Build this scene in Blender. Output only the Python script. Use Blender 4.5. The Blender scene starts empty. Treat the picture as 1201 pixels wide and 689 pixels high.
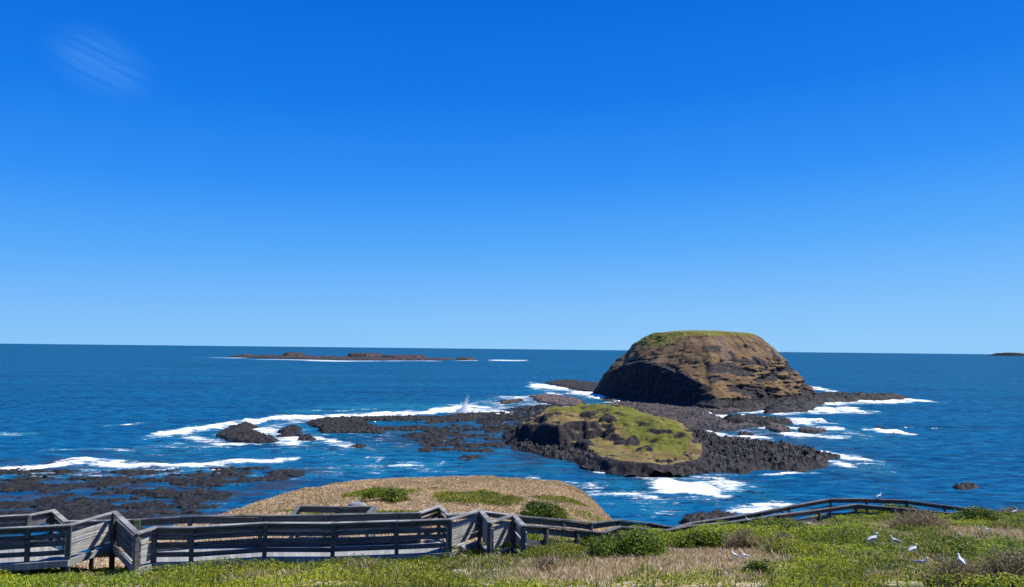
import bpy, math
import numpy as np
from mathutils import Vector, Matrix
rng = np.random.default_rng(7)
col = bpy.context.scene.collection
F, CX, CY, H = 867.0, 600.5, 344.5, 30.0
PITCH, ROLL = math.radians(4.27), math.radians(0.62)

# ------------------------------------------------------------------ camera frame and surveying helpers
cp, sp = math.cos(PITCH), math.sin(PITCH)
FWD = np.array([0, cp, sp]); R0 = np.array([1.0, 0, 0]); U0 = np.array([0, -sp, cp])
RGT = R0*math.cos(ROLL)+U0*math.sin(ROLL); UPV = -R0*math.sin(ROLL)+U0*math.cos(ROLL)
def ray(px, py): return FWD*F+RGT*(px-CX)-UPV*(py-CY)
def on_z(px, py, z=0.0):
    v = ray(px, py); t = (z-H)/v[2]; return np.array([0, 0, H])+v*t
def at_d(px, py, D):
    v = ray(px, py); return np.array([0, 0, H])+v*(D/v[1])

# ------------------------------------------------------------------ noise
PERM = np.random.default_rng(11).random((256, 256)); PERM3 = np.random.default_rng(12).random((64, 64, 64))
def vnoise(x, y, s=1.0, seed=0):
    x = np.asarray(x, float)/s+seed*17.3; y = np.asarray(y, float)/s+seed*9.7
    xi = np.floor(x).astype(int); yi = np.floor(y).astype(int); fx = x-xi; fy = y-yi
    fx = fx*fx*(3-2*fx); fy = fy*fy*(3-2*fy)
    a = PERM[xi & 255, yi & 255]; b = PERM[(xi+1) & 255, yi & 255]; c = PERM[xi & 255, (yi+1) & 255]; d = PERM[(xi+1) & 255, (yi+1) & 255]
    return (a*(1-fx)+b*fx)*(1-fy)+(c*(1-fx)+d*fx)*fy*1.0
def fbm(x, y, s, o=4, seed=0, gain=.5):
    t = 0; a = 1; n = 0
    for i in range(o):
        t = t+a*(vnoise(x, y, s/2**i, seed+i)*2-1); n += a; a *= gain
    return t/n
def vnoise3(x, y, z):
    xi = np.floor(x).astype(int); yi = np.floor(y).astype(int); zi = np.floor(z).astype(int)
    fx = x-xi; fy = y-yi; fz = z-zi; fx = fx*fx*(3-2*fx); fy = fy*fy*(3-2*fy); fz = fz*fz*(3-2*fz)
    g = lambda i, j, k: PERM3[(xi+i) & 63, (yi+j) & 63, (zi+k) & 63]
    l = lambda a, b, t: a*(1-t)+b*t
    return l(l(l(g(0,0,0), g(1,0,0), fx), l(g(0,1,0), g(1,1,0), fx), fy), l(l(g(0,0,1), g(1,0,1), fx), l(g(0,1,1), g(1,1,1), fx), fy), fz)
def fbm3(x, y, z, s, o=4, seed=0, gain=.5):
    t = 0; a = 1; n = 0
    for i in range(o):
        k = 2**i/s; t = t+a*(vnoise3(x*k+seed*7.7+i*3.1, y*k+seed*3.3, z*k+seed*5.1)*2-1); n += a; a *= gain
    return t/n
def worley(x, y, s, seed=0):
    x = np.asarray(x, float)/s; y = np.asarray(y, float)/s
    xi = np.floor(x).astype(int); yi = np.floor(y).astype(int)
    f1 = np.full(x.shape, 9.0); f2 = np.full(x.shape, 9.0); hh = np.zeros(x.shape)
    for i in (-1, 0, 1):
        for j in (-1, 0, 1):
            cx = xi+i; cy = yi+j
            ax = PERM[(cx+seed*31) & 255, (cy+7) & 255]; ay = PERM[(cx+91) & 255, (cy+seed*13+3) & 255]; hv = PERM[(cx+5) & 255, (cy+seed+151) & 255]
            d = np.hypot(cx+ax-x, cy+ay-y)
            near = d < f1
            f2 = np.where(near, f1, np.minimum(f2, d)); hh = np.where(near, hv, hh); f1 = np.where(near, d, f1)
    return f1, f2, hh
def sstep(a, b, x):
    t = np.clip((x-a)/(b-a), 0, 1); return t*t*(3-2*t)

def sdf(poly, X, Y):                      # positive inside
    P = np.asarray(poly, float)[:, :2]; Q = np.roll(P, -1, 0)
    best = np.full(X.shape, 1e18); ins = np.zeros(X.shape, bool)
    for (ax, ay), (bx, by) in zip(P, Q):
        ex, ey = bx-ax, by-ay
        t = np.clip(((X-ax)*ex+(Y-ay)*ey)/(ex*ex+ey*ey+1e-9), 0, 1)
        best = np.minimum(best, (X-ax-t*ex)**2+(Y-ay-t*ey)**2)
        c = ((ay > Y) != (by > Y)); xin = ax+(Y-ay)*ex/(ey if abs(ey) > 1e-9 else 1e-9)
        ins ^= c & (X < xin)
    d = np.sqrt(best); return np.where(ins, d, -d)
def sea_poly(pts): return np.array([on_z(px, py, 0.0)[:2] for px, py in pts])

# ------------------------------------------------------------------ mesh making
def mesh_np(name, V, faces, mat=None, attrs=None, parent=None, smooth=False, nside=4):
    me = bpy.data.meshes.new(name)
    V = np.asarray(V, np.float32); faces = np.asarray(faces, np.int32).reshape(-1, nside)
    me.vertices.add(len(V)); me.vertices.foreach_set('co', V.ravel())
    me.loops.add(faces.size); me.loops.foreach_set('vertex_index', faces.ravel())
    me.polygons.add(len(faces)); me.polygons.foreach_set('loop_start', np.arange(0, faces.size, nside, dtype=np.int32))
    me.polygons.foreach_set('use_smooth', np.full(len(faces), smooth))
    me.update(calc_edges=True)
    for k, a in (attrs or {}).items():
        a = np.asarray(a, np.float32)
        if a.ndim == 1:
            at = me.attributes.new(k, 'FLOAT', 'POINT'); at.data.foreach_set('value', a)
        else:
            at = me.attributes.new(k, 'FLOAT_COLOR', 'POINT')
            c = np.ones((len(a), 4), np.float32); c[:, :3] = a; at.data.foreach_set('color', c.ravel())
    o = bpy.data.objects.new(name, me); col.objects.link(o)
    if mat: me.materials.append(mat)
    if parent: o.parent = parent
    return o
def tag(o, label=None, cat=None, group=None, kind=None):
    if label: o['label'] = label
    if cat: o['category'] = cat
    if group: o['group'] = group
    if kind: o['kind'] = kind
    return o
def empty(name, loc=(0, 0, 0), rz=0):
    o = bpy.data.objects.new(name, None); col.objects.link(o); o.location = loc; o.rotation_euler = (0, 0, rz); o.empty_display_size = .3
    return o
def grid_mesh(name, xs, ys, zf, mat, attrf=None, keep=None, smooth=True):
    X, Y = np.meshgrid(xs, ys); Z = zf(X, Y); n, m = X.shape
    idx = np.arange(n*m).reshape(n, m)
    f = np.stack([idx[:-1, :-1], idx[:-1, 1:], idx[1:, 1:], idx[1:, :-1]], -1).reshape(-1, 4)
    V = np.stack([X, Y, Z], -1).reshape(-1, 3)
    at = attrf(X, Y, Z) if attrf else {}
    at = {k: (v.reshape(-1) if v.ndim == 2 else v.reshape(-1, 3)) for k, v in at.items()}
    if keep is not None:
        kz = keep(X, Y, Z).reshape(-1); f = f[kz[f].any(1)]
        used = np.unique(f); rm = np.full(n*m, -1); rm[used] = np.arange(len(used)); f = rm[f]; V = V[used]
        at = {k: v[used] for k, v in at.items()}
    return mesh_np(name, V, f, mat, at, smooth=smooth)

class MB:                                # small parts: boxes, tubes, lofts collected into one mesh
    def __init__(s): s.v = []; s.f = []; s.al = []
    def beam(s, a, b, w, h, up=(0, 0, 1), along0=0.0):     # box from a to b, w sideways, h along up
        a = Vector(a); b = Vector(b); d = (b-a); L = d.length; d.normalize(); upv = Vector(up)
        side = d.cross(upv).normalized(); u = side.cross(d).normalized(); n = len(s.v)
        for t, p in ((0, a), (1, b)):
            for i, j in ((-1, -1), (1, -1), (1, 1), (-1, 1)):
                s.v.append(tuple(p+side*(i*w/2)+u*(j*h/2))); s.al.append(along0+t*L)
        s.f += [(n, n+3, n+2, n+1), (n+4, n+5, n+6, n+7)]+[(n+i, n+(i+1) % 4, n+4+(i+1) % 4, n+4+i) for i in range(4)]
        return s
    def tube(s, a, b, r0, r1, k=6):
        a = Vector(a); b = Vector(b); d = (b-a).normalized(); x = d.orthogonal().normalized(); y = d.cross(x); n = len(s.v)
        for p, r in ((a, r0), (b, r1)):
            for i in range(k):
                q = 2*math.pi*i/k; s.v.append(tuple(p+x*(r*math.cos(q))+y*(r*math.sin(q)))); s.al.append(0)
        s.f += [(n+i, n+(i+1) % k, n+k+(i+1) % k, n+k+i) for i in range(k)]+[tuple(n+k+i for i in range(k)), tuple(n+k-1-i for i in range(k))]
        return s
    def loft(s, secs, k=14):             # sections (x, y, z, ry, rz) along x
        n = len(s.v)
        for (x, y, z, ry, rz) in secs:
            for i in range(k):
                q = 2*math.pi*i/k; s.v.append((x, y+ry*math.cos(q), z+rz*math.sin(q))); s.al.append(0)
        for j in range(len(secs)-1):
            for i in range(k):
                a = n+j*k+i; b = n+j*k+(i+1) % k; s.f.append((a, b, b+k, a+k))
        s.f += [tuple(n+k-1-i for i in range(k)), tuple(n+(len(secs)-1)*k+i for i in range(k))]
        return s
    def build(s, name, mat, parent=None, smooth=False, bevel=0):
        me = bpy.data.meshes.new(name); me.from_pydata(s.v, [], s.f); me.materials.append(mat)
        at = me.attributes.new('along', 'FLOAT', 'POINT'); at.data.foreach_set('value', np.array(s.al, np.float32))
        if smooth: me.polygons.foreach_set('use_smooth', [True]*len(me.polygons))
        o = bpy.data.objects.new(name, me); col.objects.link(o)
        if parent: o.parent = parent
        if bevel:
            m = o.modifiers.new('bevel', 'BEVEL'); m.width = bevel; m.segments = 1
        return o

# ------------------------------------------------------------------ materials
class NT:
    def __init__(s, name):
        s.m = bpy.data.materials.new(name); s.m.use_nodes = True; s.t = s.m.node_tree; s.t.nodes.clear()
        s.out = s.t.nodes.new('ShaderNodeOutputMaterial')
    def n(s, ty, ins=None, **kw):
        nd = s.t.nodes.new(ty)
        for k, v in kw.items(): setattr(nd, k, v)
        for k, v in (ins or {}).items():
            if hasattr(v, 'is_output'): s.t.links.new(v, nd.inputs[k])
            else: nd.inputs[k].default_value = v
        return nd
    def attr(s, name, outp='Fac'): return s.n('ShaderNodeAttribute', attribute_name=name).outputs[outp]
    def pos(s): return s.n('ShaderNodeNewGeometry').outputs['Position']
    def noise(s, scale, detail=4, rough=.55, vec=None, stretch=None):
        v = vec or s.pos()
        if stretch: v = s.n('ShaderNodeVectorMath', {0: v, 1: stretch}, operation='MULTIPLY').outputs[0]
        return s.n('ShaderNodeTexNoise', {'Vector': v, 'Scale': scale, 'Detail': detail, 'Roughness': rough}).outputs['Fac']
    def math(s, op, a, b=0.0, c=0.0, clamp=False):
        return s.n('ShaderNodeMath', {0: a, 1: b, 2: c}, operation=op, use_clamp=clamp).outputs[0]
    def ramp(s, f, a, b, lo=0.0, hi=1.0):
        return s.n('ShaderNodeMapRange', {0: f, 1: a, 2: b, 3: lo, 4: hi}, interpolation_type='SMOOTHSTEP').outputs[0]
    def mix(s, f, a, b, mode='MIX'):
        nd = s.t.nodes.new('ShaderNodeMix'); nd.data_type = 'RGBA'; nd.blend_type = mode
        for k, v in ((0, f), (6, a), (7, b)):
            if hasattr(v, 'is_output'): s.t.links.new(v, nd.inputs[k])
            else: nd.inputs[k].default_value = v if k == 0 else (*v, 1)
        return nd.outputs[2]
    def bump(s, h, dist, strength=1.0, normal=None):
        ins = {'Height': h, 'Distance': dist, 'Strength': strength}
        if normal: ins['Normal'] = normal
        return s.n('ShaderNodeBump', ins).outputs[0]
    def done(s, sh): s.t.links.new(sh, s.out.inputs[0]); return s.m
    def pbsdf(s, color, rough=.9, normal=None, spec=.3, **kw):
        ins = {'Base Color': color if hasattr(color, 'is_output') else (*color, 1), 'Roughness': rough, 'Specular IOR Level': spec}
        if normal: ins['Normal'] = normal
        ins.update(kw)
        return s.n('ShaderNodeBsdfPrincipled', ins).outputs[0]

def basalt(name, base=(.011, .012, .014), hi=(.036, .037, .036), wet=.55, scale=1.0):
    n = NT(name)
    a = n.noise(.9*scale, 6, .65); b = n.noise(.12*scale, 4, .6)
    c = n.mix(n.ramp(a, .42, .72), base, hi)
    c = n.mix(n.ramp(b, .5, .68, 0, .45), c, (.052, .045, .038))
    c = n.mix(n.math('MULTIPLY', n.attr('brown'), n.ramp(a, .3, .6)), c, (.155, .115, .105))
    nb = n.bump(a, .5, .9)
    return n.done(n.pbsdf(c, n.ramp(b, .3, .7, wet, .9), nb, .16))
M = {}
M['basalt'] = basalt('wet_basalt')
M['basalt_far'] = basalt('far_basalt', (.010, .011, .014), (.040, .038, .037), .7, .12)

def mat_water():
    n = NT('sea_water')
    foam, shal, reef = n.attr('foam'), n.attr('shallow'), n.attr('reef')
    p = n.pos()
    big = n.noise(.012, 3, .5, stretch=(.45, 1, 1)); mid = n.noise(.07, 4, .6, stretch=(.6, 1, 1))
    deep = n.mix(n.ramp(big, .35, .65), (.0, .062, .158), (.0, .084, .200))
    deep = n.mix(n.ramp(mid, .4, .65, 0, .5), deep, (.0, .046, .125))
    c = n.mix(n.math('MULTIPLY', shal, n.ramp(mid, .25, .6)), deep, (.012, .16, .235))
    sw = n.noise(.035, 6, .7, stretch=(.22, 1, 1))
    c = n.mix(n.ramp(sw, .50, .68, 0, .6), c, (.001, .082, .178)); c = n.mix(n.ramp(sw, .50, .36, 0, .6), c, (.0001, .026, .075))
    rip = n.noise(.34, 6, .74, stretch=(.42, 1, 1))
    c = n.mix(n.ramp(rip, .51, .63, 0, .85), c, (.012, .135, .24)); c = n.mix(n.ramp(rip, .49, .38, 0, .9), c, (.0001, .012, .040))
    rn = n.noise(.22, 5, .65, stretch=(.5, 1, 1))
    c = n.mix(n.math('MULTIPLY', reef, n.ramp(rn, .42, .58)), c, (.028, .032, .042))
    f1 = n.noise(.26, 8, .76, stretch=(.5, 1, 1)); f2 = n.noise(1.6, 3, .6, stretch=(.6, 1, 1))
    ff = n.math('ADD', n.math('MULTIPLY', f1, .8), n.math('MULTIPLY', f2, .2))
    lo = n.math('SUBTRACT', .695, n.math('MULTIPLY', foam, .30))
    fm = n.ramp(n.math('SUBTRACT', ff, lo), -.05, .09)
    fm = n.math('MULTIPLY', fm, n.ramp(foam, .02, .15), clamp=True)
    # small whitecap flecks in open water
    wc = n.noise(.55, 5, .7, stretch=(.35, 1.1, 1)); patch = n.noise(.02, 2, .5)
    fl = n.math('MULTIPLY', n.ramp(wc, .735, .78), n.ramp(patch, .45, .6, 0, .55))
    fm = n.math('MAXIMUM', fm, fl)
    w1 = n.noise(.10, 3, .55, stretch=(.5, 1, 1)); w2 = n.noise(.42, 5, .65, stretch=(.5, 1, 1)); w3 = n.noise(2.6, 3, .6, stretch=(.6, 1, 1))
    nb = n.bump(w3, .04, .6, n.bump(w2, .30, .8, n.bump(w1, .8, .8)))
    water = n.n('ShaderNodeMixShader', {0: .10, 1: n.n('ShaderNodeBsdfDiffuse', {'Color': c, 'Normal': n.bump(w2, .5, .6)}).outputs[0], 2: n.n('ShaderNodeBsdfGlossy', {'Color': (1, 1, 1, 1), 'Roughness': .12, 'Normal': nb}).outputs[0]}).outputs[0]
    nf = n.bump(ff, 1.2, .8)
    white = n.pbsdf((.86, .88, .90), .9, nf, .2)
    return n.done(n.n('ShaderNodeMixShader', {0: fm, 1: water, 2: white}).outputs[0])
M['water'] = mat_water()

def mat_island(name, sc=1.0, soilA=(.125, .072, .036), soilB=(.205, .130, .056)):
    n = NT(name)
    rock, green, scree = n.attr('rock'), n.attr('green'), n.attr('scree')
    a = n.noise(.5*sc, 6, .65); b = n.noise(.10*sc, 5, .6); d = n.noise(1.7*sc, 4, .6)
    soil = n.mix(n.ramp(b, .38, .62), soilA, soilB)
    soil = n.mix(n.ramp(a, .5, .68, 0, .8), soil, (.075, .050, .030))
    soil = n.mix(n.ramp(d, .55, .7, 0, .6), soil, (.18, .13, .062))
    sc_ = n.mix(n.ramp(a, .35, .65), (.11, .080, .065), (.20, .145, .11))
    c = n.mix(scree, soil, sc_)
    gr = n.mix(n.ramp(a, .35, .65), (.085, .105, .012), (.19, .18, .026))
    gr = n.mix(n.ramp(b, .5, .7, 0, .7), gr, (.22, .165, .045))
    gr = n.mix(n.ramp(d, .58, .72, 0, .6), gr, (.04, .065, .012))
    c = n.mix(n.ramp(n.math('ADD', green, n.math('MULTIPLY', n.math('SUBTRACT', a, .5), .7)), .35, .6), c, gr)
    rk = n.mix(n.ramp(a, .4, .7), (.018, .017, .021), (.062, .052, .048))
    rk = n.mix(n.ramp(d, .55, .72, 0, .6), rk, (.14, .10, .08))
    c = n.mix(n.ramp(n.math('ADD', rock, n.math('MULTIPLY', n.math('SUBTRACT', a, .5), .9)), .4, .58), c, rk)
    nb = n.bump(a, 1.0, .7, n.bump(d, .4, .8))
    return n.done(n.pbsdf(c, .92, nb, .2))
M['island'] = mat_island('round_island_ground'); M['islet'] = mat_island('islet_ground', 1.7, (.15, .105, .035), (.25, .19, .06))

def mat_ground():
    n = NT('headland_soil'); dry = n.attr('dry')
    a = n.noise(1.6, 6, .65); b = n.noise(.3, 4, .6)
    g = n.mix(n.ramp(a, .35, .65), (.030, .048, .010), (.07, .09, .016))
    s = n.mix(n.ramp(a, .35, .65), (.33, .25, .16), (.50, .42, .30))
    s = n.mix(n.ramp(b, .5, .7, 0, .5), s, (.20, .14, .055))
    c = n.mix(n.ramp(n.math('ADD', dry, n.math('MULTIPLY', n.math('SUBTRACT', a, .5), .6)), .35, .65), g, s)
    c = n.mix(n.attr('cliff'), c, (.05, .04, .035))
    return n.done(n.pbsdf(c, .95, n.bump(a, .08, .8), .1))
M['ground'] = mat_ground()
def mat_leaf(name, trans=.35):
    n = NT(name); c = n.attr('tint', 'Color')
    dif = n.pbsdf(c, .55, None, .35); tr = n.n('ShaderNodeBsdfTranslucent', {'Color': c}).outputs[0]
    return n.done(n.n('ShaderNodeMixShader', {0: trans, 1: dif, 2: tr}).outputs[0])
M['leaf'] = mat_leaf('leaves', .45); M['straw'] = mat_leaf('straw', .3)
def mat_wood(name, a=(.11, .11, .115), b=(.30, .295, .29)):
    n = NT(name); al = n.attr('along'); p = n.pos()
    sep = n.n('ShaderNodeSeparateXYZ', {0: p}); v = n.n('ShaderNodeCombineXYZ', {0: n.math('MULTIPLY', al, 1.2), 1: n.math('MULTIPLY', sep.outputs[2], 34), 2: n.math('MULTIPLY', sep.outputs[0], .6)}).outputs[0]
    g = n.noise(1.0, 5, .65, vec=v); k = n.noise(2.2, 3, .5)
    c = n.mix(n.ramp(g, .35, .65), a, b); c = n.mix(n.ramp(k, .55, .75, 0, .55), c, (.13, .12, .11))
    return n.done(n.pbsdf(c, .8, n.bump(g, .01, .6), .25))
M['wood'] = mat_wood('shaded_weathered_timber', (.045, .045, .052), (.15, .15, .15)); M['sunlit_wood'] = mat_wood('sunlit_timber', (.20, .197, .19), (.48, .46, .42)); M['rail_wood'] = mat_wood('rail_timber', (.12, .118, .115), (.33, .32, .30)); M['post'] = mat_wood('post_timber', (.04, .04, .045), (.13, .13, .125))  # sun and shade painted in: boards dark, zigzag panels pale, handrails between
def mat_deck():
    n = NT('deck_boards'); al = n.attr('along')
    fr = n.math('FRACT', n.math('MULTIPLY', al, 7.0)); gap = n.ramp(n.math('ABSOLUTE', n.math('SUBTRACT', fr, .5)), .42, .47)
    idn = n.n('ShaderNodeTexWhiteNoise', {'W': n.math('FLOOR', n.math('MULTIPLY', al, 7.0))}, noise_dimensions='1D').outputs[0]
    c = n.mix(idn, (.21, .215, .21), (.33, .335, .325)); c = n.mix(n.ramp(n.noise(5, 4), .4, .7, 0, .5), c, (.24, .23, .22))
    c = n.mix(n.math('MULTIPLY', gap, .28), c, (.08, .08, .08)); return n.done(n.pbsdf(c, .85, None, .2))
M['deck'] = mat_deck()
def flat(name, c, r=.7):
    n = NT(name); k = n.noise(40, 2); cc = n.mix(n.ramp(k, .3, .7, 0, .35), c, tuple(x*.75 for x in c)); return n.done(n.pbsdf(cc, r))
M['gull_white'] = flat('gull_white', (.82, .82, .80)); M['gull_grey'] = flat('gull_grey', (.36, .38, .41)); M['gull_red'] = flat('gull_red', (.45, .06, .03)); M['black'] = flat('black', (.02, .02, .02))
M['sign'] = flat('sign_plate', (.22, .26, .10)); M['bark'] = flat('twig_bark', (.13, .10, .075), .9)
_n = NT('sea_spray'); _t = _n.n('ShaderNodeBsdfTranslucent', {'Color': (.95, .96, .97, 1)}).outputs[0]
M['spray'] = _n.done(_n.n('ShaderNodeMixShader', {0: .7, 1: _n.pbsdf((.95, .96, .97), .9, None, .1), 2: _t}).outputs[0])

# ------------------------------------------------------------------ the headland
EX = np.array([-200, -30, -12, -2, 1, 3.5, 6.5, 10, 13.5, 18, 26, 60, 200.]); EY = np.array([21.5, 21.5, 23, 24.3, 24.6, 27.5, 31, 35.5, 39, 42.5, 44.5, 48, 55.])
def knoll(x, y):
    dr = np.interp(y, [0, 22, 35, 50, 60, 66, 75, 90, 120, 140], [4, 6.6, 7.7, 9.2, 10.35, 11.4, 14.2, 21, 40, 50])
    off = np.abs(x-(-4.9+.03*(y-50))); hw = 8.4+0*y
    ex = .5*(off/10)**2+.13*np.maximum(0, off-hw)**2
    ex = np.where(off > 20, .5*4+.13*9.5**2+(off-20)*2.5, ex)
    return 30-dr-ex
def gz(x, y):
    x = np.asarray(x, float); y = np.asarray(y, float)
    base = 28.4-.2*np.maximum(y, -20)+.03*np.clip(x, -12, 22)-.16*sstep(-6, -9, x)
    s = y-np.interp(x, EX, EY)
    base = base-np.where(s > 0, np.where(s < 3, .14*s*s, 1.26+.84*(s-3)), 0)
    k = knoll(x, y)+.22*fbm(x, y, 6, 3, 5)+.14*fbm(x, y, 1.8, 3, 6)
    w = sstep(-1.5, 1.5, s)
    t = np.maximum(base, np.where(s > -1.5, k*w+base*(1-w), base))
    t = t+.10*fbm(x, y, 3, 3, 2)
    rough = sstep(19, 12, t); t = t+rough*1.6*fbm(x, y, 7, 4, 9)
    return np.maximum(t, -4)
def on_ground(px, py, add=0.0, dmax=70):
    v = ray(px, py); v = v/v[1]
    d = np.linspace(6, dmax, 4000); P = np.array([0, 0, H])+d[:, None]*v
    g = gz(P[:, 0], P[:, 1])+add; hit = P[:, 2] <= g
    return P[np.argmax(hit)] if hit.any() else P[-1]
def zone(ells, x, y, soft=.35):           # union of soft ellipses surveyed on the ground: (px, py, halfwidth px, halfheight px)
    out = np.zeros(np.shape(x))
    for (px, py, w, h, s) in ells:
        c = on_ground(px, py)
        if c[1] > 69: continue
        a = on_ground(px, py-h); b = on_ground(px, py+h)
        if (a[1]-c[1]) > 2.2*(c[1]-b[1])+.5: a = 2*c-b
        rx = w*c[1]/F; ry = max(abs(a[1]-b[1])/2, .3); cy = (a[1]+b[1])/2
        d = np.hypot((x-c[0])/rx, (y-cy)/ry)
        out = np.maximum(out, s*(1-sstep(1-soft, 1+soft, d)))
    return out
DRY = [(1175, 640, 60, 8, 1), (1010, 660, 22, 6, .5), (700, 684, 60, 8, .9), (870, 686, 40, 6, .8), (250, 676, 60, 4, .4), (600, 684, 60, 4, .5), (790, 672, 95, 20, 1), (845, 655, 60, 12, 1), (650, 672, 62, 9, .7), (585, 664, 30, 5, .45), (957, 622, 34, 8, .9), (1160, 628, 70, 11, .9), (1090, 640, 50, 8, .6), (130, 686, 60, 6, .7), (460, 678, 60, 9, .35), (560, 672, 50, 10, .5), (1110, 668, 30, 12, .7), (340, 684, 80, 5, .45), (1060, 622, 30, 8, .5), (1060, 684, 45, 7, .5)]
KGREEN = [(450, 579, 44, 7, 1), (560, 584, 55, 8, .95), (640, 606, 34, 7, .8), (352, 571, 34, 3, .9), (505, 573, 24, 3, .5), (430, 602, 110, 3, .8), (690, 607, 24, 4, .5), (655, 586, 34, 5, .8)]
def dryness(x, y):
    s = y-np.interp(x, EX, EY)
    near = zone(DRY, x, y); far = 1-zone(KGREEN, x, y)*.95
    n1 = fbm(x, y, 1.8, 3, 31); n2 = fbm(x, y, 5.0, 3, 37)
    d = np.where(s < -1, near+.28*n1*(near > .03)+.16*n2+.10*n1, far+.35*n2+.18*n1)
    return np.clip(d, 0, 1)
def vegh(x, y):
    d = dryness(x, y); s = y-np.interp(x, EX, EY)
    m = .10+.30*sstep(-.25, .45, fbm(x, y, 1.5, 3, 41))+.16*fbm(x, y, .55, 2, 43)
    m = m*np.where(y > 18.2, np.interp(x, [-4, 2], [.5, 1]), 1)
    back = sstep(12, 26, y)*.12
    return np.where(s > -2.2, .10, 1)*np.clip((m+back)*(1-.78*sstep(.3, .8, d)), .03, 1)
def ax(a, b, d, far, g=1.25):
    c = list(np.arange(a, b+1e-6, d)); k = d
    while c[-1] < far[1]: k *= g; c.append(c[-1]+k)
    k = d
    while c[0] > far[0]: k *= g; c.insert(0, c[0]-k)
    return np.array(c)
ground = grid_mesh('ground', ax(-30, 32, .3, (-260, 260)), ax(9, 72, .3, (-60, 140)), gz, M['ground'],
    lambda X, Y, Z: {'dry': dryness(X, Y), 'cliff': sstep(21, 14, Z)*(1-0)*sstep(0, 4, Y-np.interp(X, EX, EY))})
tag(ground, 'grassy headland slope and dry knoll falling to the sea', 'ground', kind='structure')

# ------------------------------------------------------------------ vegetation
G1 = np.array([[.105, .165, .010], [.15, .20, .010], [.050, .092, .010], [.21, .24, .016], [.026, .050, .009], [.125, .18, .014]])
S1 = np.array([[.52, .40, .23], [.43, .32, .17], [.60, .50, .33], [.33, .23, .12], [.38, .31, .13]])
B1 = np.array([[.19, .14, .075], [.28, .21, .12], [.12, .085, .045], [.36, .29, .17]])
def leaf_quads(P, size, tint, flat=.5, aspect=.5):
    n = len(P); nrm = rng.normal(size=(n, 3)); nrm[:, 2] = np.abs(nrm[:, 2])+flat; nrm /= np.linalg.norm(nrm, axis=1)[:, None]
    t = rng.normal(size=(n, 3)); u = np.cross(nrm, t); u /= np.linalg.norm(u, axis=1)[:, None]; w = np.cross(nrm, u)
    s = np.asarray(size)[:, None]
    q = np.stack([P-u*s, P+w*s*aspect-nrm*s*.12, P+u*s, P-w*s*aspect-nrm*s*.12], 1).reshape(-1, 3)
    return q, np.arange(n*4).reshape(-1, 4), np.repeat(tint, 4, 0)
def blades(P, hgt, wid, tint, lean=.45):
    n = len(P); a = rng.random(n)*2*math.pi; L = np.stack([np.cos(a), np.sin(a), 0*a], 1)*(rng.random(n)*lean)[:, None]
    b = rng.random(n)*2*math.pi; W = np.stack([np.cos(b), np.sin(b), 0*b], 1)*(wid/2)[:, None]; h = hgt[:, None]; Z = np.array([[0, 0, 1.]])
    mid = P+(Z*.6+L*.35)*h; tip = P+(Z+L*1.1)*h
    q = np.stack([P-W, P+W, mid+W*.8, mid-W*.8, tip], 1).reshape(-1, 3)
    i = np.arange(n)*5; f = np.concatenate([np.stack([i, i+1, i+2, i+3], 1), np.stack([i+3, i+2, i+4, i+4], 1)])
    return q, f, np.repeat(tint, 5, 0)
def blade_mesh(name, P, hgt, wid, tint, mat, lean=.45, parent=None):
    n = len(P); a = rng.random(n)*2*math.pi; L = np.stack([np.cos(a), np.sin(a), 0*a], 1)*(rng.random(n)*lean)[:, None]
    b = rng.random(n)*2*math.pi; W = np.stack([np.cos(b), np.sin(b), 0*b], 1)*(wid/2)[:, None]; h = hgt[:, None]; Z = np.array([[0, 0, 1.]])
    mid = P+(Z*.62+L*.4)*h; tip = P+(Z*.95+L*1.15)*h
    q = np.stack([P-W, P+W, mid+W*.75, mid-W*.75, tip+W*.12, tip-W*.12], 1).reshape(-1, 3)
    i = np.arange(n)*6; f = np.concatenate([np.stack([i, i+1, i+2, i+3], 1), np.stack([i+3, i+2, i+4, i+5], 1)])
    return mesh_np(name, q, f, mat, {'tint': np.repeat(tint, 6, 0)}, parent)
def pick(pal, n, w=None): return pal[rng.choice(len(pal), n, p=w)]*(.8+.4*rng.random((n, 1)))
def scatter(n, y0=10.5, y1=46):
    y = y0+(y1-y0)*rng.random(n); x = (rng.random(n)*2-1)*(.76*y1+3); k = np.abs(x) < .76*y+3
    x, y = x[k], y[k]; s = y-np.interp(x, EX, EY); k = s < -1.0
    return x[k], y[k]
x, y = scatter(1900000); keep = rng.random(len(x)) < np.clip(1.25-(y-11)*.018, .5, 1); x, y = x[keep], y[keep]
d = dryness(x, y); k = rng.random(len(x)) > np.clip(d*2.1-.22, 0, .975); x, y, d = x[k], y[k], d[k]
vh = vegh(x, y); z = gz(x, y)+vh*(1-rng.random(len(x))**2*.7)
cl = fbm(x, y, .5, 2, 51); c2 = fbm(x, y, 2.6, 2, 55); c3 = fbm(x, y, 7, 2, 57)
tint = pick(G1, len(x), [.22, .22, .18, .15, .13, .10])*(1+.45*cl+.25*c2)[:, None]
yel = np.clip(.4+1.1*c3+.5*(x < -1)*(y < 19)-.3*(x > 4), 0, 1)[:, None]; tint = tint*(1-yel)+tint*np.array([[1.42, 1.08, .8]])*yel
tint = np.clip(tint*np.array([[1.9, 1.72, 1.5]])*(1+.5*sstep(-.2, .4, c2)[:, None]-.25), .01, .55)
q, f, t = leaf_quads(np.stack([x, y, z], 1), .010+.0010*y*(.6+.7*rng.random(len(x))), tint)
gc = mesh_np('ground_cover', q, f, M['leaf'], {'tint': t}); tag(gc, 'low green leafy ground cover spreading over the near slope', 'ground cover', kind='stuff')
print('leaves', len(x))
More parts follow.
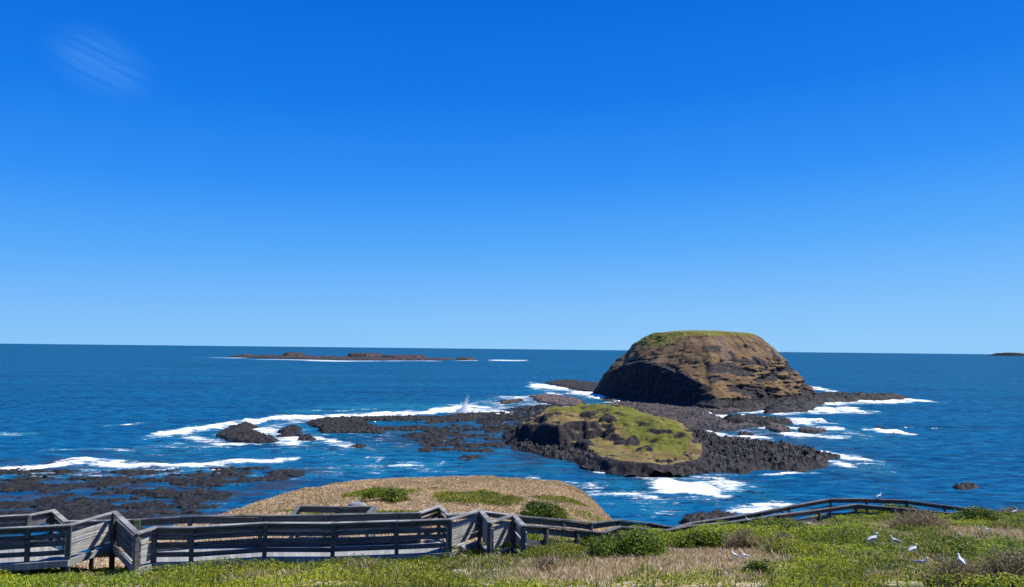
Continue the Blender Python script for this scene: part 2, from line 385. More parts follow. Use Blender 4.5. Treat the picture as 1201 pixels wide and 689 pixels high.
# grass blades, green and straw
x, y = scatter(560000); d = dryness(x, y); vh = vegh(x, y)
k = rng.random(len(x)) < (.16+.84*sstep(.15, .5, d)); x, y, d, vh = x[k], y[k], d[k], vh[k]
n = len(x); isd = rng.random(n) < np.clip(d*1.7-.2, .01, .97)
tint = np.where(isd[:, None], pick(S1, n), pick(G1, n)*np.array([[1.7, 1.5, 1.2]]))
P = np.stack([x, y, gz(x, y)+vh*.62], 1)
g2 = blade_mesh('grass', P, .07+.11*rng.random(n), .012+.0006*y, tint, M['straw'], .9)
tag(g2, 'dry straw coloured grass between the green patches of the near slope', 'grass', kind='stuff'); print('blades', n)
# the knoll
n0 = 520000; y = 22+52*rng.random(n0)**.85; x = -6+(rng.random(n0)*2-1)*24; s = y-np.interp(x, EX, EY); zz = gz(x, y)
k = (s > -.6) & (zz > 14); x, y, zz = x[k], y[k], zz[k]; d = dryness(x, y); n = len(x)
isd = rng.random(n) < sstep(.3, .7, d)*.95+.02; br = (rng.random(n) < .12)
tint = np.where(isd[:, None], pick(S1*np.array([[1.14, 1.07, 1.05]])*(1+.35*fbm(x, y, 2.2, 3, 61).mean()), n), pick(G1, n)*np.array([[2.0, 1.45, .9]])); tint[br] = pick(B1, br.sum()); kn = fbm(x, y, 1.1, 3, 63); tint = tint*(1+.30*kn+.3*fbm(x, y, 5, 2, 65))[:, None]
kg = blade_mesh('grass', np.stack([x, y, zz-.01], 1), .04+.07*rng.random(n)+.07*sstep(.1, .55, kn), .014+.0008*y, tint, M['straw'], 1.1)
tag(kg, 'short dry grass covering the knoll beyond the boardwalk', 'grass', kind='stuff')

def shrub(px, py, wpx, hpx, kind, label, group=None, add=0.0):
    c = on_ground(px, py); D = c[1]; rx = wpx/2*D/F; h = hpx*D/F*(1.35 if kind == 'brown' else 1.2); ry = rx*.8
    e = empty('shrub', tuple(c)); tag(e, label, 'shrub', group)
    nb = max(5, int(rx*9)); bl = []
    for i in range(nb):
        a = rng.random()*6.28; r = math.sqrt(rng.random())*.75
        bx, by = math.cos(a)*r*rx, math.sin(a)*r*ry; br = (.35+.3*rng.random())*min(h*1.2, rx); hz = h*(1-.55*r*r)-br*.9
        bl.append((bx, by, max(hz, .02), br))
    ls = .020+.0011*D; area = rx*ry*3.14*1.6+rx*h*4; n = int(area/(ls*ls)*1.3); n = min(n, 22000)
    bi = rng.integers(0, nb, n); B = np.array(bl)[bi]; v = rng.normal(size=(n, 3)); v[:, 2] = np.abs(v[:, 2])*.9-.15; v /= np.linalg.norm(v, axis=1)[:, None]
    P = B[:, :3]+v*B[:, 3:4]*(.72+.36*rng.random((n, 1)))
    P += .05*rng.normal(size=(n, 3))*np.array([[1, 1, .7]])
    gx = gz(P[:, 0]+c[0], P[:, 1]+c[1])-c[2]; P[:, 2] += gx; P[:, 2] = np.maximum(P[:, 2], gx+.02)
    if kind == 'brown':
        m = n//2; P = P[:m]; tint = pick(B1, m); tint[rng.random(m) < .15] = G1[0]
        q, f, t = leaf_quads(P, ls*(.5+.5*rng.random(m)), tint, .1, .35)
        mesh_np('foliage', q, f, M['straw'], {'tint': t}, e)
        m2 = min(2500, int(rx*ry*900)+300); a = rng.random(m2)*6.28; r = np.sqrt(rng.random(m2))
        B0 = np.stack([np.cos(a)*r*rx*.95, np.sin(a)*r*ry*.95, 0*a], 1); B0[:, 2] = gz(B0[:, 0]+c[0], B0[:, 1]+c[1])-c[2]
        blade_mesh('stems', B0, h*(.6+.5*rng.random(m2))*(1-.45*r*r), .012+.0007*D+0*a, pick(B1*1.25, m2), M['straw'], .8, e)
        return e
    tint = pick(G1, n)*np.array([[.9, .98, 1.0]]) if kind == 'dark' else pick(G1, n)*np.array([[1.35, 1.3, 1]])  # deeper green for dark shrubs, a yellower leaf tint for the other green ones
    tint *= (1+.35*rng.normal(size=nb)[bi]*.6)[:, None]; tint = np.clip(tint, .012, .4)
    q, f, t = leaf_quads(P, ls*(.7+.6*rng.random(n)), tint, .3)
    mesh_np('foliage', q, f, M['leaf'], {'tint': t}, e)
    mb = MB()
    for i in range(min(nb, 14)):
        bx, by, bz, br = bl[i]; mb.tube((bx*.2, by*.2, -.1), (bx*.8, by*.8, bz+gz(c[0]+bx, c[1]+by)-c[2]), .018, .008, 5)
    mb.build('stems', M['bark'], e)
    return e
SH = [
 (450, 588, 54, 13, 'yellow_green', 'round green shrub alone on the dry grass knoll beyond the boardwalk'),
 (636, 606, 56, 14, 'dark', 'green shrub on the knoll right behind the boardwalk fence'),
 (1146, 618, 60, 18, 'dark', 'dark rounded bush on the skyline at the right end of the fence'),
 (1040, 613, 100, 16, 'yellow_green', 'wide green bush in front of the crest of the right fence'),
 (738, 656, 100, 26, 'dark', 'dark green bush with woody base left of the straw patch'),
 (610, 652, 95, 20, 'yellow_green', 'green bush against the fence beside the zigzag panels'),
 (690, 649, 80, 15, 'yellow_green', 'green bush covering the foot of the descending fence'),
 (825, 646, 100, 17, 'yellow_green', 'long green bush under the lowest bend of the fence'),
 (905, 634, 90, 18, 'yellow_green', 'green bush below the climbing part of the right fence'),
 (870, 648, 40, 20, 'brown', 'brown twiggy dead bush above the two gulls on straw'),
 (917, 648, 36, 17, 'brown', 'small brown twiggy bush in the middle of the green cover'),
 (1078, 628, 62, 22, 'brown', 'brown twiggy bush in front of the right fence, beside the pale grass'),
 (1186, 614, 40, 14, 'brown', 'brown twiggy scrub on the skyline under a gull'),
 (1118, 694, 60, 30, 'brown', 'large brown twiggy bush at the bottom edge, left one of the pair'),
 (1186, 694, 60, 36, 'brown', 'large brown twiggy bush in the bottom right corner'),
 (888, 679, 30, 16, 'dark', 'small dark bush at the right edge of the straw patch'),
 (640, 672, 30, 14, 'brown', 'small grey brown tuft on the straw strip left of the dark bush'),
 (1115, 655, 60, 14, 'dark', 'low dark green bush behind the brown twiggy pair'),
 (1092, 654, 46, 12, 'dark', 'low dark bush just right of the gull with its head raised'),
]
for a in SH: shrub(*a[:5], a[5])

# ------------------------------------------------------------------ boardwalk and fences
def chain(pts): return [at_d(*p) for p in pts]
near = [(-75, 623.5, 18.9), (-20, 621.3, 19.0), (34, 619, 19.2), (82, 616, 19.5), (134, 601, 20.9), (161, 626, 18.7), (182, 619, 19.3), (226, 619, 19.45), (311, 614, 19.95), (391, 614.2, 20.05), (466, 611.8, 20.3), (528, 609.6, 20.6), (563, 598.5, 21.8), (575, 613, 20.4), (602, 604, 21.3), (614, 617, 20.2), (641, 618, 21), (677, 621.7, 22), (707, 625, 22.8), (727, 618, 24.6), (750, 620, 25.2), (783, 622, 26.4), (804, 617.5, 28), (850, 613.5, 30.2), (893, 607.3, 32.3), (914, 604, 33.4), (961, 598, 36.3), (1004, 592, 38.0), (1045, 595.5, 38.7), (1088, 599.5, 39.3), (1130, 603.5, 40), (1180, 609, 40.6), (1240, 616, 41)]
far = [(-75, 609, 20.4), (-20, 607.5, 20.4), (33, 604.7, 20.6), (62, 599, 22.0), (77, 612, 21.3), (110, 611.5, 21.6), (152, 610.6, 21.5), (223, 606.3, 21.3), (306, 605.5, 21.5), (382, 604.7, 21.6), (464, 602.8, 21.9), (492, 602, 22), (515, 594, 22.9), (526, 604.5, 22.1), (569, 601, 22.8), (605, 605.5, 22.6), (661, 610, 24), (693, 614, 24.8), (726, 610, 26.6), (762, 614, 27.6), (790, 619, 28.2), (810, 614, 30), (852, 607.5, 32), (892, 601, 34), (926, 594, 36.2), (974, 585.3, 38.8), (1016, 585.6, 39.7), (1063, 587.2, 40.5), (1108, 593, 41.1), (1148, 598, 41.6), (1190, 603.5, 42), (1245, 611, 42.4)]
DENSE = (.095, .275, .455, .70); OPEN = (.125, .45, .80)
def fence(pts, label, rows, side, group='timber fences along the boardwalk', skip_first=False, hgt=1.12):
    wood = M['sunlit_wood'] if len(rows) == 5 else M['wood']
    C = chain(pts); e = empty('fence', tuple(C[0]-np.array([0, 0, hgt]))); tag(e, label, 'fence', group); o = -(C[0]-np.array([0, 0, hgt]))
    for i, p in enumerate(C):
        if i == 0 and skip_first: continue
        p = p+o; g = float(gz(C[i][0], C[i][1]))-C[i][2]; bot = min(-hgt-.15, g-.25); bot = max(bot, -2.6)
        j = rng.normal(size=2)*.008; tn = (C[min(i+1, len(C)-1)]-C[max(i-1, 0)]); up = (-tn[1], tn[0], 0)
        MB().beam(p+np.array([0, 0, bot]), p+np.array([j[0], j[1], -.02]), .105, .105, up=up).build('post', M['post'], e, bevel=.006)
    for i in range(len(C)-1):
        a, b = C[i]+o, C[i+1]+o; d = b-a; L = np.hypot(d[0], d[1]); nrm = np.array([d[1], -d[0], 0])/L*side
        ext = d/np.linalg.norm(d)*.06; al = rng.random()*50
        MB().beam(a-ext+np.array([0, 0, .004*(i % 2)]), b+ext+np.array([0, 0, .004*(i % 2)]), .15, .042, along0=al).build('handrail', M['wood'] if len(rows) == 3 else M['rail_wood'], e, bevel=.005)
        for r in rows:
            jz = rng.normal()*.008; off = nrm*.076+np.array([0, 0, -r+jz])
            MB().beam(a+off-ext*.5, b+off+ext*.5+np.array([0, 0, rng.normal()*.006]), .045, .118 if len(rows) == 4 else .135 if len(rows) == 5 else .165, along0=al+r*9).build('board', wood if L < 1.95 and abs(nrm[0]) > .6 else M['wood'], e, bevel=.004)  # side-facing zigzag boards take the painted sunlit tone, the rest the shaded one
    return e
fence(near[:4], 'near side fence run entering at the left edge, long dark boards', DENSE, -1)
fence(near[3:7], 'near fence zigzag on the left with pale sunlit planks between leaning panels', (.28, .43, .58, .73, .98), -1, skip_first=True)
fence(near[6:12], 'long near side fence across the middle with five dark spans', DENSE, -1, skip_first=True)
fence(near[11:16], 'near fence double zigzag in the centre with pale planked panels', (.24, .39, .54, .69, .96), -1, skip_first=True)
fence(near[15:22], 'near side open rail fence descending right of the centre zigzag', OPEN, -1, skip_first=True)
fence(near[21:], 'near side fence climbing to the right, half hidden by bushes', OPEN, -1, skip_first=True)
fence(far[:4], 'far side fence run at the left edge ending in a raised corner', DENSE, -1)
fence(far[3:7], 'short far side fence stretch behind the left zigzag', DENSE, -1, skip_first=True)
fence(far[6:12], 'long far side fence behind the middle spans', OPEN, -1, skip_first=True)
fence(far[11:16], 'far side fence with small raised corner behind the centre zigzag', DENSE, -1, skip_first=True)
fence(far[15:21], 'far side open fence below the knoll with a tall corner post', OPEN, -1, skip_first=True)
fence(far[20:], 'far side fence curving along the cliff edge on the right against the sea', OPEN, -1, skip_first=True)
fence([(343, 604, 24.4), (350, 594.2, 26.6), (396, 595, 26.6), (439, 594.6, 26.6), (431, 603.5, 24.6)], 'small U shaped lookout rail behind the long middle fence', OPEN, -1)
# deck
def interp_chain(pts, px):
    P = np.array(pts); C = np.array(chain(pts)); return np.stack([np.interp(px, P[:, 0], C[:, k]) for k in range(3)], 1)
pxs = np.unique(np.concatenate([np.linspace(-70, 1235, 420), [p[0] for p in near[1:-1]], [p[0] for p in far[1:-1]]]))
A = interp_chain(near, pxs); B = interp_chain(far, pxs); q_ = (A-B)[:, :2]; A[:, :2] += .12*q_/np.linalg.norm(q_, axis=1)[:, None]; zd = -.86
mid = (A+B)/2; al = np.concatenate([[0], np.cumsum(np.linalg.norm(np.diff(mid[:, :2], axis=0), axis=1))])
n = len(pxs); V = []
for q, dz in ((A, zd), (B, zd), (B, zd-.16), (A, zd-.16)): V.append(q+np.array([0, 0, dz]))
V = np.concatenate(V); i = np.arange(n-1); f = np.concatenate([np.stack([i+a*n, i+1+a*n, i+1+b*n, i+b*n], 1) for a, b in ((0, 1), (1, 2), (2, 3), (3, 0))])
dk = mesh_np('boardwalk', V, f, M['deck'], {'along': np.tile(al, 4)}); tag(dk, 'weathered plank boardwalk between the two fences', 'boardwalk', kind='structure')
lp = chain([(343, 604, 24.4), (350, 594.2, 26.6), (439, 594.6, 26.6), (431, 603.5, 24.6)])
V = [p+np.array([0, 0, -1.05]) for p in lp]+[p+np.array([0, 0, -1.2]) for p in lp]
dk2 = mesh_np('lookout_deck', V, [(0, 1, 2, 3), (0, 4, 5, 1), (1, 5, 6, 2), (2, 6, 7, 3), (3, 7, 4, 0)], M['deck'], {'along': np.array([v[0] for v in V])}); tag(dk2, 'small timber lookout deck floor on the knoll', 'deck', kind='structure')
# sign on the far rail
sp_ = at_d(162, 610, 21.35); e = empty('sign', tuple(sp_)); tag(e, 'small olive green sign plate fixed to the far fence near the left zigzag', 'sign')
MB().beam((0, -.06, -.31), (0, -.06, .01), .19, .02, up=(0, 1, 0)).build('plate', M['sign'], e, bevel=.004)
MB().beam((0, -.073, -.20), (0, -.073, -.10), .09, .004, up=(0, 1, 0)).build('symbol', flat('sign_mark', (.35, .38, .2)), e)

# ------------------------------------------------------------------ gulls
def make_gull():
    e = empty('seagull')
    b = MB().loft([(-.235, 0, .165, .012, .005), (-.19, 0, .17, .03, .012), (-.13, 0, .175, .05, .035), (-.06, 0, .172, .068, .060), (.01, 0, .18, .075, .074), (.07, 0, .20, .066, .070), (.105, 0, .235, .046, .052), (.125, 0, .272, .034, .042), (.145, 0, .305, .034, .036), (.17, 0, .318, .033, .033), (.195, 0, .316, .024, .024), (.207, 0, .312, .010, .010)], 16).build('body', M['gull_white'], e, True)
    for s in (-1, 1):
        MB().loft([(-.27, s*.018, .178, .004, .004), (-.20, s*.038, .195, .010, .018), (-.10, s*.062, .205, .016, .042), (-.01, s*.074, .205, .018, .052), (.05, s*.068, .212, .014, .036), (.075, s*.058, .215, .004, .01)], 10).build('wing', M['gull_grey'], e, True)
        MB().tube((0, s*.03, .125), (.005, s*.033, .0), .006, .005, 5).beam((-.01, s*.033, .004), (.03, s*.033, .004), .02, .004).build('leg', M['gull_red'], e)
        MB().tube((.172, s*.028, .323), (.172, s*.034, .323), .006, .004, 6).build('eye', M['black'], e)
    MB().tube((.20, 0, .313), (.245, 0, .305), .010, .002, 6).build('beak', M['gull_red'], e, True)
    return e
g0 = make_gull(); first = True
GU = [(862, 657, 150, 0, 1.0, 'white gull on the straw patch, left one of the close pair'), (873, 658, 200, 0, 1.05, 'gull on the straw patch turned left, right one of the close pair'),
 (1025, 639, 20, 0, 1.15, 'white gull with neck stretched facing right amid low green leaves'), (1049, 640, 160, 0, 1.1, 'gull facing left on green cover between two others'),
 (1072, 651, 25, 0, 1.2, 'largest gull standing side on beside a low dark bush'), (1083, 668, -60, 0, 1.15, 'gull nearest the bottom edge, near the brown bushes'),
 (1127, 632, 250, 0, 1.0, 'gull facing the viewer in front of the dark skyline bush'), (1158, 625, 170, 0, 1.0, 'gull on pale grass right of the dark skyline bush'),
 (1191, 604, 10, .25, 1.15, 'gull perched on scrub against the sea at the right edge'), (1127, 665, 90, 0, .95, 'gull half sunk in leaves above the brown bush pair'),
 (877, 614, 200, .15, 1.1, 'gull tucked below the climbing fence rail on the bush top')]
def put_gull(loc, rz, sc, label):
    global first
    if first: e = g0; first = False
    else:
        e = g0.copy(); col.objects.link(e)
        for ch in list(g0.children):
            c = ch.copy(); col.objects.link(c); c.parent = e
    e.location = loc; e.rotation_euler = (0, math.radians(-8), math.radians(rz)); e.scale = (sc,)*3
    tag(e, label, 'gull', 'seagulls on the slope and fence')
for px, py, rz, add, sc, lab in GU:
    p = on_ground(px, py, add+.2); z = float(gz(p[0], p[1])+max(add, 0)+vegh(p[0], p[1])*1.0+.05)
    p2 = on_ground(px, py, z-float(gz(p[0], p[1]))); put_gull((p2[0], p2[1], p2[2]), rz, sc*.56, lab)
Cf = chain(far); ra, rb = Cf[26], Cf[27]; q = ra+(rb-ra)*.33; put_gull((q[0], q[1], q[2]+.022), 30, .9, 'gull perched on the top rail of the far right fence')

# ------------------------------------------------------------------ rocks and islands
def rocks(name, polys, height, sp_, mat, label, cat='rock', edge=3.0, boulder=2.2, rough=.8, brown=0.0, world=False, pool=0.0, seed=0, kind=None, gain=1.0, group=None, cut=-.6, ydiv=1.0):
    W = [np.asarray(p) if world else sea_poly(p) for p in polys]
    allp = np.concatenate(W); x0, y0 = allp.min(0)-3; x1, y1 = allp.max(0)+3
    xs = np.arange(x0, x1, sp_); ys = np.arange(y0, y1, sp_*ydiv)
    def zf(X, Y):
        dd = np.full(X.shape, -1e9)
        for p in W: dd = np.maximum(dd, sdf(p, X, Y))
        dd = dd+edge*.8*fbm(X, Y, edge*4, 4, seed+1)+(edge*.9*fbm(X, Y, edge*1.6, 3, seed+2) if edge < 3.5 else 0)
        t = np.clip(dd/edge+.15, -1.2, 1)
        h = height(X, Y, dd) if callable(height) else height
        f1, f2, hv = worley(X+.3*fbm(X, Y, boulder, 2, seed+3)*boulder, Y, boulder, seed)
        bo = (np.clip(1-f1*1.2, 0, 1)**.6)*(.4+.8*hv)
        g1, g2, hw = worley(X, Y, boulder*.42, seed+5)
        bo2 = np.clip(1-g1*1.1, 0, 1)**.7*(.3+hw)
        z = np.where(t > 0, np.sqrt(np.clip(t, 0, 1))*h, t*1.2)+gain*(bo*rough+bo2*rough*.75-.42*rough+.5*rough*fbm(X, Y, boulder*.5, 3, seed+17))*np.clip(t+.5, 0, 1)+h*.35*fbm(X, Y, edge*5, 4, seed+8)*np.clip(t, 0, 1)
        if pool: z = z-pool*sstep(-.15, .22, fbm(X*.5, Y, 4.6, 5, seed+12, .76))-.10
        return z
    o = grid_mesh(name, xs, ys, zf, mat, lambda X, Y, Z: {'brown': np.full(X.shape, brown)*sstep(.3, 1.2, Z)}, lambda X, Y, Z: Z > cut, smooth=False)
    tag(o, label, cat, group, kind); return o
# shore rocks and reefs on the left
rocks('intertidal_reef', [[(-60, 551), (20, 549), (60, 550), (140, 552), (215, 549), (300, 549), (358, 551), (350, 557), (310, 566), (275, 574), (262, 592), (235, 612), (100, 630), (-90, 650)]],
      .22, .5, M['basalt'], 'broad wet rock platform with tide pools at the lower left', 'reef', edge=5, boulder=1.0, rough=.42, pool=.95, seed=3, kind='structure', cut=-.35, ydiv=1.4)
G = 'dark basalt rocks in the surf'
SR = [
 ([(256, 511), (266, 504), (288, 497), (303, 502), (294, 506), (306, 511), (322, 515), (318, 519), (290, 520), (264, 517)], 2.0, 'ragged black rock in white surf at the left end of the reef line'),
 ([(328, 506), (345, 500), (352, 503), (350, 511), (340, 514), (329, 513)], 1.6, 'small dark rock between the leftmost surf rock and the long reef'),
 ([(360, 496), (385, 492), (420, 493), (436, 499), (452, 506), (446, 509), (380, 508), (372, 502)], 1.6, 'pair of joined black ledges in front of the long reef'),
 ([(392, 491.5), (430, 490.5), (480, 490), (520, 490), (512, 492.5), (475, 494), (430, 494)], 1.5, 'long low black reef under the band of white surf'),
 ([(516, 490), (540, 487), (580, 485), (566, 489), (552, 494), (520, 496), (500, 497), (506, 494)], 1.6, 'black reef ledge directly below the splash'),
 ([(448, 503), (464, 502), (466, 505), (452, 506)], .9, 'tiny rock just right of the joined ledges'),
 ([(472, 504), (488, 503), (488, 506), (474, 506.5)], .9, 'tiny flat rock below the long reef'),
 ([(494, 527), (503, 526), (502, 530), (495, 530)], 1.0, 'lone small rock in calm blue water below the reef'),
 ([(416, 522), (426, 523), (424, 526), (415, 525)], .8, 'tiny rock in a foam streak left of the calm water'),
 ([(350, 512), (364, 511), (366, 516), (352, 517)], .9, 'small rock in foam below the joined ledges'),
 ([(624, 466), (640, 464), (664, 467), (684, 471), (680, 477), (655, 477), (628, 470)], 2.6, 'reddish topped rock in surf behind the islet'),
 ([(589, 471), (612, 469), (604, 473), (590, 474)], 1.0, 'low rock left of the reddish surf rock'),
 ([(640, 450), (662, 446), (700, 450), (725, 452), (735, 462), (700, 461), (665, 456)], 2.4, 'dark ledge reaching left from the big island'),
 ([(897, 499), (905, 497), (918, 500), (926, 505), (916, 509), (904, 506)], 2.4, 'pinkish brown tilted slab rock in surf'),
 ([(935, 503), (950, 504), (967, 506), (962, 508), (940, 507)], 1.6, 'narrow dark rock right of the pinkish slab'),
 ([(866, 511), (872, 509), (880, 511), (876, 514), (868, 514)], 1.4, 'small rock in foam at the end of the shelf'),
 ([(1025, 503), (1033, 502), (1036, 505), (1027, 506)], 1.3, 'small rock with white wash out in the open sea'),
 ([(1121, 571.5), (1128, 569.5), (1137, 569.5), (1144, 571), (1139, 573), (1125, 573)], 1.3, 'lone dark rock close in on the right above the fence'),
 ([(806, 609), (815, 605), (840, 604), (866, 607), (870, 613), (830, 615), (806, 614)], 1.5, 'dark rocks showing just above the fence at the shore'),
 ([(955, 533), (975, 534), (984, 537), (972, 539), (958, 537)], 1.4, 'thin rock trailing off the tip of the islet ledge'),
]
for i, (p, h, lab) in enumerate(SR):
    far_ = abs(np.mean([q[1] for q in p])-410) < 65
    h = h*.33; br = .9 if 'pinkish' in lab or 'reddish' in lab else .1
    o = rocks('sea_rock', [p], h, .75 if far_ else .45, M['basalt'], lab, 'rock', edge=3.2 if far_ else 2.0, boulder=3.0 if far_ else 1.6, rough=.8 if far_ else .75, brown=br, seed=20+i, group=G, ydiv=1.3)
# half drowned reef left of the islet
rocks('submerged_reef', [[(560, 489), (600, 478), (655, 476), (662, 488), (640, 500), (600, 507), (570, 503)]], .3, .7, M['basalt'], 'half drowned reef awash left of the grassy islet', 'reef', edge=6, boulder=2.6, rough=.8, pool=1.0, seed=71, kind='structure', cut=-.4)
rocks('submerged_reef', [[(470, 500), (540, 498), (600, 505), (590, 520), (560, 545), (500, 525)]], .1, .8, M['basalt'], 'scattered drowned stones in the calm water between reef and islet', 'reef', edge=7, boulder=3.4, rough=.7, pool=1.25, seed=75, kind='structure', cut=-.4)
rocks('rock_shelf', [[(700, 466), (735, 466), (800, 470), (850, 476), (900, 477), (930, 476), (925, 480), (880, 483), (838, 485), (848, 493), (885, 497), (898, 501), (870, 504), (838, 507), (845, 514), (885, 514), (903, 520), (900, 528), (860, 534), (790, 536), (720, 505), (660, 490), (690, 480), (720, 475)]],
      .7, .75, M['basalt'], 'flat purplish rock shelf joining the islet to the big island', 'rock shelf', edge=6, boulder=2.6, rough=.7, brown=.7, pool=.75, seed=81, kind='structure', ydiv=1.5)
rocks('rock_ledge', [[(900, 476), (930, 470), (960, 466), (1005, 467), (1035, 467), (1066, 466.5), (1040, 469.5), (985, 472), (955, 476), (920, 479)]], 3.0, 1.0, M['basalt'], 'long dark ledge running right from the foot of the big island', 'rock', edge=6, boulder=4, rough=1.2, seed=83)
rocks('rock_ledge', [[(895, 482), (905, 478), (930, 478), (953, 479), (950, 483), (925, 485), (900, 486)]], 2.6, .8, M['basalt'], 'shorter dark ledge between two bands of surf below the big island', 'rock', edge=4, boulder=3, rough=1.0, seed=84)
rocks('rock_ledge', [[(845, 491), (875, 491), (900, 494), (930, 496), (925, 498), (890, 499), (855, 497)]], 1.5, .7, M['basalt'], 'thin dark ledge under the curved surf band', 'rock', edge=3, boulder=2.5, rough=.9, seed=85)

# islet: apron of black boulders and a grassy body with a shaded cliff
apron = [(594, 514), (603, 503), (640, 492), (700, 486), (760, 494), (820, 512), (870, 521), (925, 526), (955, 531), (968, 537), (960, 545), (935, 552), (900, 551), (870, 556), (830, 554), (795, 559), (745, 556), (690, 549), (668, 541), (640, 537), (606, 527)]
rocks('islet_rocks', [apron], 1.3, .5, M['basalt'], 'black boulder apron and tongue around the grassy islet', 'rocks', edge=4.5, boulder=1.8, rough=1.2, brown=.1, seed=91, kind='structure', ydiv=1.3)
U = np.array([(2, 232), (5, 225), (14, 220), (20, 226), (27, 229), (31, 222), (39, 226), (45, 219), (52, 226), (56, 245), (50, 268), (36, 285), (18, 280), (6, 262)])
def bp(px, py, z): return on_z(px, py, z)[:2]
LB = np.array([bp(604, 512, 2), bp(640, 521, 2), bp(672, 524, 2), bp(697, 538, 2.4), bp(735, 545, 2.6), bp(790, 546, 2.6), bp(828, 541, 2.4), bp(836, 530, 2.4), bp(812, 512, 2.5), bp(800, 500, 3), (60, 290), (34, 300), (8, 285), (0, 250)])
OC = [(*bp(px, py, 6.5), r_, h_) for px, py, r_, h_ in ((640, 497, 3.0, 1.8), (662, 494, 2.4, 1.3), (694, 493, 3.6, 1.8), (712, 497, 3.2, 2.2), (735, 507, 3.4, 2.0), (753, 512, 2.6, 1.5), (722, 488, 2.6, 1.2), (690, 507, 3.4, 2.0), (700, 481, 3.5, 1.5), (672, 484, 3, 1.2), (655, 506, 2.6, 1.5))]
def outcrop(X, Y):
    t = np.zeros(np.shape(X)); wx = X+2.2*fbm(X, Y, 4, 3, 157); wy = Y+3.0*fbm(X, Y, 4, 3, 159)
    for ox, oy, r_, h_ in OC:
        t = np.maximum(t, .62*h_*sstep(.95, .55, np.hypot((wx-ox)/r_, (wy-oy)/(r_*1.5)))*(.7+.6*vnoise(X, Y, 1.3, 5)))
    return t
def islet_z(X, Y):
    n1 = fbm(X, Y, 9, 4, 101); n2 = fbm(X, Y, 3, 4, 103)
    dU = sdf(U, X, Y)+4.5*n1+1.8*n2; w = 2.2+18*sstep(26, 42, X)
    up = (4.6+1.4*fbm(X, Y, 14, 2, 117))*(.35+.65*sstep(-2, 20, X+3*n1))*(.45*sstep(-w*1.1, 0, dU+1.2*n2)+.55*sstep(-w*.5, w*.4, dU-1.5))
    dL = sdf(LB, X, Y)+2.8*n1+1.8*n2
    low = 2.6+.012*np.clip(Y-190, 0, 90)+.8*n1
    dome = .9*sstep(0, 26, dU)+0.7*np.exp(-((X-34)**2/150+(Y-252)**2/500))
    ridge = 1.5*np.exp(-((X-(37+(250-Y)*.36))**2/26))*sstep(196, 225, Y)*sstep(285, 262, Y)
    z = low*sstep(-1.4, 2.6, dL)+up*sstep(0, 3, dL)+dome+ridge*sstep(0, 6, dL)
    f1, f2, hv = worley(X, Y, 2.2, 7)
    z = z+(.9*fbm(X, Y, 7, 4, 151)+.35*fbm(X, Y, 2.4, 3, 153))*sstep(1, 7, dL)
    z = z+outcrop(X, Y)*sstep(-1, 2, dL)
    st = sstep(2.8, -.5, dL)
    z = z+st*(1-f1)*hv*1.6*sstep(-6, 0, dL)+.22*n2+.12*fbm(X, Y, 1.1, 3, 107)
    return np.where(dL < -2.5, -3, z)
def slope_of(zf, X, Y, e=.8):
    return np.hypot((zf(X+e, Y)-zf(X-e, Y))/(2*e), (zf(X, Y+e)-zf(X, Y-e))/(2*e))
def islet_at(X, Y, Z):
    s = slope_of(islet_z, X, Y); dL = sdf(LB, X, Y); n = fbm(X, Y, 12, 3, 111)
    rock = np.clip(sstep(.42, .85, s)+.9*sstep(.4, 1.1, outcrop(X, Y))+.9*sstep(.28, .4, fbm(X, Y, 6, 4, 119))*sstep(44, 30, X)+sstep(3.4, 1.2, dL)*.9+.25*fbm(X, Y, 5, 3, 113), 0, 1)
    g = .14+.85*sstep(26, 42, X+.25*(Y-225))*sstep(3, 7, dL+3*n)+.7*n+.4*fbm(X, Y, 5, 4, 118)-.12*sstep(7, 2, dL+4*n)+.3*sstep(252, 270, Y)
    return {'rock': rock, 'green': np.clip(g, 0, 1), 'scree': np.clip(.3*n, 0, 1)}
o = grid_mesh('grassy_islet', np.arange(-4, 72, .45), np.arange(178, 306, .6), islet_z, M['islet'], islet_at, lambda X, Y, Z: Z > .3)
tag(o, 'low islet with yellow green grass and a shaded cliff on its left', 'islet', kind='structure')

# the big dome shaped island
OUT = np.array([(56, 505), (61, 478), (71, 450), (84, 415), (96, 388), (104, 378), (113, 388), (128, 402), (150, 424), (176, 447), (192, 468), (196, 492), (186, 530), (160, 560), (125, 572), (85, 558), (62, 532)])
C0 = np.array([124, 482.0]); nt, nl = 900, 190
th = np.linspace(0, 2*math.pi, nt, endpoint=False)
def poly_r(poly, th):
    r = np.zeros_like(th)
    for a, b in zip(poly, np.roll(poly, -1, 0)):
        a = a-C0; b = b-C0; dx, dy = np.cos(th), np.sin(th); e = b-a; den = dx*e[1]-dy*e[0]
        t = (a[0]*e[1]-a[1]*e[0])/den; u = (a[0]*dy-a[1]*dx)/den
        ok = (t > 0) & (u >= 0) & (u <= 1); r = np.where(ok, np.maximum(r, t), r)
    return r
Rb = poly_r(OUT, th); K = np.array([1, 4, 6, 4, 1])/16.
for _ in range(6): Rb = np.convolve(np.concatenate([Rb[-2:], Rb, Rb[:2]]), K, 'valid')
Rt = 31/np.sqrt(np.cos(th)**2+(np.sin(th)*37/40)**2)
dth = lambda a: np.abs((th-a+math.pi) % (2*math.pi)-math.pi)
ang = lambda x, y: math.atan2(y-C0[1], x-C0[0]) % (2*math.pi)
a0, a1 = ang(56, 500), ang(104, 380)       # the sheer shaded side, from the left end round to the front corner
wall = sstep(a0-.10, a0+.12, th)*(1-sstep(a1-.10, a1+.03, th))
lv = np.linspace(0, 1, nl)                  # 0 = foot, .8 = rim, 1 = centre
T, LV = np.meshgrid(th, lv); rb = Rb[None, :]+0*LV; rt = Rt[None, :]+0*LV; wl = wall[None, :]+0*LV
